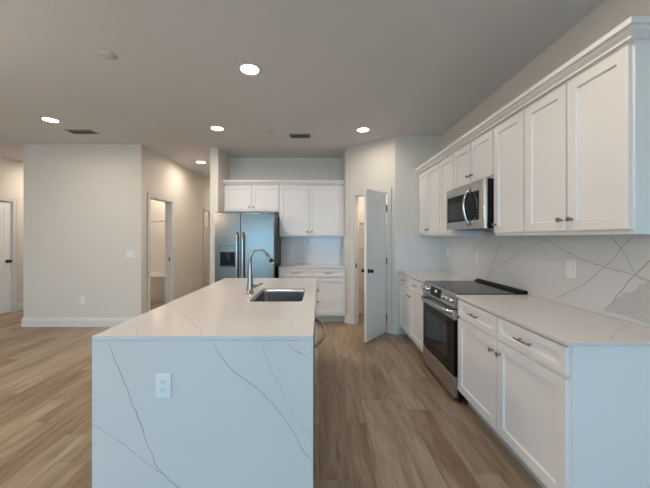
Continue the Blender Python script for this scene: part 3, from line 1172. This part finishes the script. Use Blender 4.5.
for ch, x in zip('1200', (0.322, 0.336, 0.356, 0.370)):
    seg_digit(mb, ch, x, 0.52, 0.010, 0.18)
for t_ in (0.57, 0.65):
    mb.face([cpoint(0.3495, t_) + nrm * 0.0024, cpoint(0.3520, t_) + nrm * 0.0024, cpoint(0.3520, t_ + 0.03) + nrm * 0.0024, cpoint(0.3495, t_ + 0.03) + nrm * 0.0024])
mb.done('clock', 'display', dsp)
# oven door
mb = MB()
mb.box(0.006, RW - 0.006, -0.034, -0.0005, 0.232, 0.700, 0.004)
od = mb.done('oven_door', 'glass', rg)
mb = MB()
mb.box(0.006, RW - 0.006, -0.036, -0.0005, 0.7005, 0.790, 0.004)
mb.done('door_rail', 'steel', od)
mb = MB()
mb.box(0.13, RW - 0.13, -0.0365, -0.0343, 0.33, 0.63, 0.001)
mb.done('oven_window', 'ovenglass', od)
mb = MB()
# broad flat bowed handle
R_ = []
for k in range(17):
    t_ = k / 16
    x = 0.03 + (RW - 0.06) * t_
    yb = -0.036 - 0.045 * min(1.0, math.sin(PI * t_) * 2.6) ** 0.8 - 0.010 * math.sin(PI * t_)
    R_.append([(x, yb - 0.010, 0.742), (x, yb + 0.002, 0.740), (x, yb + 0.006, 0.765), (x, yb - 0.002, 0.776), (x, yb - 0.010, 0.772), (x, yb - 0.014, 0.757)])
mb.sweep(R_)
mb.done('handle', 'steel', od)
mb = MB()
mb.box(0.006, RW - 0.006, -0.036, -0.0005, 0.048, 0.224, 0.004)
mb.done('storage_drawer', 'steel', rg)
for (xx, yy) in ((0.04, 0.03), (RW - 0.04, 0.03), (0.04, 0.5), (RW - 0.04, 0.5)):
    mb = MB(); mb.lathe([(0.022, 0.0005), (0.022, 0.012), (0.012, 0.014), (0.012, 0.0445)], (xx, yy, 0), 'Z', 14)
    mb.done('foot', 'rubber', rg)

# ------------------------------------------------------------------ microwave
MW0 = 3.214
mwv = thing('microwave', 'stainless over-the-range microwave under the short upper cabinet', 'microwave', (UX, MW0, 1.476), RZ)
MWW, MWH = 0.728, 0.414
mb = MB(); mb.box(0, MWW, -0.064, XR - UX - 0.014, 0.002, MWH, 0.002)
bd = mb.done('body', 'black', mwv)
mb = MB()
yf = -0.094
panel_face(mb, 0, MWW - 0.026, 0.0, MWH - 0.001, yf, [(0.025, 0.655, 0.075, 0.33)], [(0.003, 0.004)], 1, 0, 1)
H1 = MWH - 0.001
rim = [(0, yf), (MWW - 0.026, yf), (MWW - 0.010, yf + 0.004), (MWW - 0.002, yf + 0.012), (MWW, yf + 0.022), (MWW, -0.0645), (0, -0.0645)]
for k in range(1, len(rim)):
    (xa, ya), (xb, yb) = rim[k], rim[(k + 1) % len(rim)]
    mb.face([(xa, ya, 0), (xb, yb, 0), (xb, yb, H1), (xa, ya, H1)])
mb.face([(x, y, 0) for x, y in rim])
mb.face([(x, y, H1) for x, y in rim])
dd = mb.done('door', ['steel', 'glass'], mwv)
mb = MB(); mb.box(0.045, 0.40, yf + 0.0005, yf + 0.0037, 0.10, 0.265, 0.0005)
mb.done('window', 'ovenglass', dd)
for r_ in range(7):
    for c in range(3):
        mb = MB()
        mb.box(0.560 + c * 0.028, 0.572 + c * 0.028, yf + 0.0030, yf + 0.0038, 0.098 + r_ * 0.025, 0.102 + r_ * 0.025)
        mb.done('key_marking', 'print', dd)
mb = MB()
pts = []
for k in range(15):
    t_ = k / 14
    pts.append((0.490, yf - 0.002 - 0.050 * math.sin(PI * t_) ** 0.8, 0.035 + 0.335 * t_))
mb.tube(pts, [0.0125] * 15, 14)
mb.done('handle', 'chrome', dd)
mb = MB(); mb.box(0.03, MWW - 0.03, 0.0, 0.25, -0.004, 0.0015)
mb.done('grease_filter', 'darksteel', mwv)

# ------------------------------------------------------------------ refrigerator
fg = thing('refrigerator', 'side-by-side stainless refrigerator with water dispenser in the alcove', 'refrigerator', (-1.610, 4.64, 0))
FW, FH = 0.915, 1.775
mb = MB(); mb.box(0.004, FW - 0.004, 0.075, 0.86, 0.03, FH - 0.02, 0.004)
mb.done('body', 'black', fg)
SPL = 0.395
# left (freezer) door with dispenser recess
mb = MB()
y0_, y1_ = 0.0, 0.07
panel_face(mb, 0.0, SPL - 0.003, 0.11, FH, y0_, [(0.065, 0.320, 0.935, 1.285)], [(0.004, 0.004), (0.010, 0.004), (0.012, 0.010)], 1, 0, 1)
slab_sides(mb, 0.0, SPL - 0.003, 0.11, FH, y0_, y1_)
mb.face([(0, y1_, 0.11), (SPL - 0.003, y1_, 0.11), (SPL - 0.003, y1_, FH), (0, y1_, FH)])
ld = mb.done('freezer_door', ['fridge', 'darksteel'], fg)
mb = MB()
mb.box(0.078, 0.307, 0.003, 0.0095, 1.175, 1.270, 0.001)
ds = mb.done('dispenser_panel', 'fridge', ld)
for k in range(4):
    mb = MB()
    mb.box(0.125 + k * 0.04, 0.143 + k * 0.04, 0.0024, 0.0029, 1.218, 1.222)
    mb.done('button_marking', 'darksteel', ds)
mb = MB()
mb.box(0.078, 0.307, 0.0085, 0.0097, 0.948, 1.172)
cav = mb.done('dispenser_cavity', 'black', ld)
mb = MB()
mb.box(0.165, 0.185, -0.004, 0.0083, 1.10, 1.165, 0.002)
mb.box(0.20, 0.225, -0.004, 0.0083, 1.04, 1.165, 0.002)
mb.box(0.10, 0.285, -0.010, 0.0083, 0.950, 0.965, 0.002)
mb.done('dispenser_paddle', 'slot', cav)
mb = MB(); mb.box(SPL + 0.003, FW, 0.0, 0.07, 0.11, FH, 0.006)
rd = mb.done('refrigerator_door', 'fridge', fg)
for par, hx in ((ld, SPL - 0.045), (rd, SPL + 0.048)):
    mb = MB()
    pts = []
    for k in range(21):
        t_ = k / 20
        z = 0.55 + 0.92 * t_
        pts.append((hx, -0.002 - 0.058 * min(1, math.sin(PI * t_) * 4.5) ** 0.7, z))
    mb.tube(pts, [0.0135] * 21, 14)
    mb.done('handle', 'chrome', par)
for hx in (0.06, FW - 0.06):
    mb = MB(); mb.box(hx - 0.035, hx + 0.035, 0.02, 0.14, FH + 0.0005, FH + 0.018, 0.004)
    mb.done('hinge_cover', 'darksteel', fg)
mb = MB(); mb.box(0.01, FW - 0.01, 0.03, 0.07, 0.02, 0.105)
for k in range(5):
    mb.box(0.03, FW - 0.03, 0.024, 0.029, 0.030 + k * 0.015, 0.036 + k * 0.015)
mb.done('kick_grille', 'black', fg)
for xx in (0.08, FW - 0.08):
    for yy in (0.14, 0.78):
        mb = MB(); mb.lathe([(0.02, 0.0005), (0.02, 0.0295)], (xx, yy, 0), 'Z', 12)
        mb.done('foot', 'rubber', fg)


# ------------------------------------------------------------------ ceiling fixtures
def recessed(label, x, y, power=None, spread=172, r=0.078, group='recessed ceiling lights'):
    t = thing('recessed_light', label, 'ceiling light', (x, y, CEIL), 0, group)
    mb = MB()
    mb.lathe([(r + 0.022, -0.0005), (r + 0.020, -0.006), (r + 0.004, -0.010), (r, -0.006), (r, -0.0005)], (0, 0, 0), 'Z', 32)
    mb.done('trim_ring', 'lamptrim', t)
    mb = MB()
    mb.lathe([(r - 0.001, -0.0062), (r - 0.012, -0.0098), (0.0, -0.0110)], (0, 0, 0), 'Z', 32)
    mb.done('lens', 'lens', t)
    L = bpy.data.lights.new('lamp', 'AREA')
    L.shape = 'DISK'
    L.size = r * 2
    L.energy = LAMP_POWER if power is None else power
    L.color = LAMP_COL
    L.spread = math.radians(spread)
    lo = bpy.data.objects.new('lamp', L)
    C.objects.link(lo)
    lo.parent = t
    lo.location = (0, 0, -0.014)
    return t


recessed('round recessed ceiling light above the island, largest of those seen', -0.60, 2.60, LAMP_POWER * 0.45)
recessed('round recessed ceiling light in front of the refrigerator alcove', -1.36, 4.01, LAMP_POWER * 1.5)
recessed('round recessed ceiling light at far left beside the left vent', -3.33, 3.72, LAMP_POWER * 0.65)
recessed('round recessed ceiling light before the pantry corner', 0.596, 4.06, LAMP_POWER * 0.45)
recessed('small recessed ceiling light inside the hallway', -2.29, 5.82, LAMP_POWER * 0.75)
recessed('added recessed ceiling light in the bathroom, out of view', -3.5, 6.62, LAMP_POWER * 1.4)  # from here to the deep hallway: unseen lamps added to brighten these spaces
recessed('added recessed ceiling light in the hall closet, out of view', -3.5, 8.1, LAMP_POWER * 1.0)
recessed('added recessed ceiling light in the pantry, out of view', 1.2, 5.0, LAMP_POWER * 1.2)
recessed('added recessed ceiling light in the far left passage, out of view', -5.15, 6.2, LAMP_POWER * 1.4)
recessed('added recessed ceiling light deep in the hallway, out of view', -2.29, 8.3, LAMP_POWER)
for lab, x, y, k in (('added recessed fill light over the near end of the island, out of view', -0.60, 1.0, 0.15), ('added recessed fill light over the middle of the living area, out of view', -3.33, 1.0, 0.5),
                     ('added recessed fill light above the near end of the right counter, out of view', 0.60, 1.30, 0.75),
                     ('added recessed fill light by the left wall of the living area, out of view', -5.0, 1.0, 0.5), ('added recessed fill light near the sliding door behind the camera', -3.33, -1.6, 0.5),
                     ('added recessed fill light left of the sliding door behind the camera', -5.0, -1.6, 0.5)):
    recessed(lab, x, y, LAMP_POWER * k, 180)  # off-frame lamps added to fill the room with light


pd = thing('fill_pendant', 'added white globe pendant giving warm fill from left of the camera, out of view', 'fill light', (-3.1, 0.8, CEIL))  # invented globe lamp, added out of view as warm fill for the right side
mb = MB()
mb.lathe([(0.06, -0.0005), (0.06, -0.015), (0.012, -0.03), (0.0, -0.03)], (0, 0, 0), 'Z', 20)
mb.done('canopy', 'lamptrim', pd)
mb = MB(); mb.tube([(0, 0, -0.03), (0, 0, -0.56)], 0.004, 8)
mb.done('cord', 'black', pd)
mb = MB()
mb.lathe([(0.0, -0.565)] + [(0.20 * math.sin(PI * k / 16), -0.765 + 0.20 * math.cos(PI * k / 16)) for k in range(1, 16)] + [(0.0, -0.965)], (0, 0, 0), 'Z', 32)
gl = mb.done('globe_shade', 'globe', pd)

def vent(label, x, y, wx, wy):
    t = thing('ceiling_vent', label, 'vent', (x, y, CEIL), 0, 'ceiling vents')
    mb = MB()
    f = 0.02
    for (a, b, c, d) in ((-wx / 2, wx / 2, -wy / 2, -wy / 2 + f), (-wx / 2, wx / 2, wy / 2 - f, wy / 2), (-wx / 2, -wx / 2 + f, -wy / 2 + f, wy / 2 - f), (wx / 2 - f, wx / 2, -wy / 2 + f, wy / 2 - f)):
        mb.box(a, b, c, d, -0.008, -0.0005)
    mb.done('frame', 'vent', t)
    mb = MB()
    n = 7
    for k in range(n):
        yy = -wy / 2 + f + (wy - 2 * f) * (k + 0.5) / n
        mb.sweep([[(sx, yy - 0.006, -0.009), (sx, yy + 0.005, -0.002), (sx, yy + 0.006, -0.003), (sx, yy - 0.005, -0.010)] for sx in (-wx / 2 + f, wx / 2 - f)])
    mb.done('louvre', 'vent', t)
    mb = MB(); mb.box(-wx / 2 + f, wx / 2 - f, -wy / 2 + f, wy / 2 - f, -0.0018, -0.0006)
    mb.done('duct_opening', 'ventdark', t)


vent('grey rectangular ceiling vent between the alcove and the pantry', -0.27, 4.31, 0.31, 0.18)
vent('grey rectangular ceiling vent at left in front of the wide wall', -3.27, 4.14, 0.36, 0.18)
vent('small ceiling vent inside the hallway', -2.02, 5.95, 0.2, 0.25)

for lab, x, y in (('faint round blank ceiling cover left of the island', -1.68, 2.40), ('faint round blank ceiling cover near the refrigerator', -0.68, 4.16)):
    mb = MB()
    mb.lathe([(0.062, -0.0005), (0.060, -0.004), (0.0, -0.005)], (0, 0, 0), 'Z', 28)
    tag(mb.done('ceiling_cover', 'lamptrim', loc=(x, y, CEIL)), lab, 'ceiling cover', 'blank ceiling covers')

# ------------------------------------------------------------------ bathroom glimpsed through the doorway
tb = thing('bathtub', 'white alcove bathtub seen through the hall doorway', 'bathtub', (-3.70, 6.49, 0))
mb = MB()
x0, x1, y0, y1, H_ = -0.805, 0.79, 0.0, 0.605, 0.56
mb.sweep([[(x0, y0 + 0.02, 0.0005), (x1, y0 + 0.02, 0.0005), (x1, y1, 0.0005), (x0, y1, 0.0005)],
          [(x0, y0 + 0.02, H_ - 0.06), (x1, y0 + 0.02, H_ - 0.06), (x1, y1, H_ - 0.06), (x0, y1, H_ - 0.06)],
          [(x0, y0, H_ - 0.055), (x1, y0, H_ - 0.055), (x1, y1, H_ - 0.055), (x0, y1, H_ - 0.055)],
          [(x0, y0, H_ - 0.006), (x1, y0, H_ - 0.006), (x1, y1, H_ - 0.006), (x0, y1, H_ - 0.006)],
          [(x0 + 0.006, y0 + 0.006, H_), (x1 - 0.006, y0 + 0.006, H_), (x1 - 0.006, y1 - 0.006, H_), (x0 + 0.006, y1 - 0.006, H_)],
          [(x0 + 0.09, y0 + 0.08, H_), (x1 - 0.09, y0 + 0.08, H_), (x1 - 0.09, y1 - 0.06, H_), (x0 + 0.09, y1 - 0.06, H_)],
          [(x0 + 0.17, y0 + 0.13, 0.16), (x1 - 0.17, y0 + 0.13, 0.16), (x1 - 0.17, y1 - 0.11, 0.16), (x0 + 0.17, y1 - 0.11, 0.16)]])
mb.done('tub_shell', 'tub', tb)
mb = MB()
mb.box(x0, x1, 0.0, 0.0195, 0.0005, 0.17, 0.002)
mb.done('skirt_base', 'tub', tb)
ts = thing('tub_surround', 'white bathtub surround panel on the bathroom wall', 'wall panel', (-3.70, 7.099, 0.56))
mb = MB(); mb.box(-0.805, 0.79, -0.012, -0.0005, 0.001, 1.22, 0.002)
mb.box(-0.805, 0.79, -0.022, -0.0005, 1.221, 1.26, 0.003)
for xx in (-0.4, 0.1, 0.45):
    mb.box(xx, xx + 0.02, -0.018, -0.0125, 0.002, 1.21, 0.002)
mb.done('panel', 'tub', ts)

# closet shelf glimpsed through the second hall doorway
cs = thing('closet_shelf', 'white wire shelf inside the hall closet', 'shelf', (-3.7, 8.999, 1.72))
mb = MB()
for k in range(9):
    mb.tube([(-0.79, -0.005 - k * 0.036, 0), (0.78, -0.005 - k * 0.036, 0)], 0.003, 6)
mb.tube([(-0.79, -0.295, -0.03), (0.78, -0.295, -0.03)], 0.004, 6)
for k in range(27):
    mb.tube([(-0.79 + k * 0.06, -0.004, -0.003), (-0.79 + k * 0.06, -0.295, -0.003), (-0.79 + k * 0.06, -0.295, -0.03)], 0.0025, 6)
mb.done('wire_rack', 'trim', cs)

# pantry wire shelves behind the open door
for i, z in enumerate((0.45, 0.85, 1.25, 1.65)):
    cs = thing('pantry_shelf', ('lowest', 'second lowest', 'second highest', 'highest')[i] + ' white wire shelf inside the pantry', 'shelf', (1.16, YB - 0.001, z), 0, 'pantry wire shelves')
    mb = MB()
    for k in range(9):
        mb.tube([(-0.60, -0.005 - k * 0.032, 0), (0.60, -0.005 - k * 0.032, 0)], 0.003, 6)
    mb.tube([(-0.60, -0.262, -0.03), (0.60, -0.262, -0.03)], 0.004, 6)
    for k in range(21):
        mb.tube([(-0.60 + k * 0.06, -0.004, -0.003), (-0.60 + k * 0.06, -0.262, -0.003), (-0.60 + k * 0.06, -0.262, -0.03)], 0.0025, 6)
    mb.done('wire_rack', 'trim', cs)
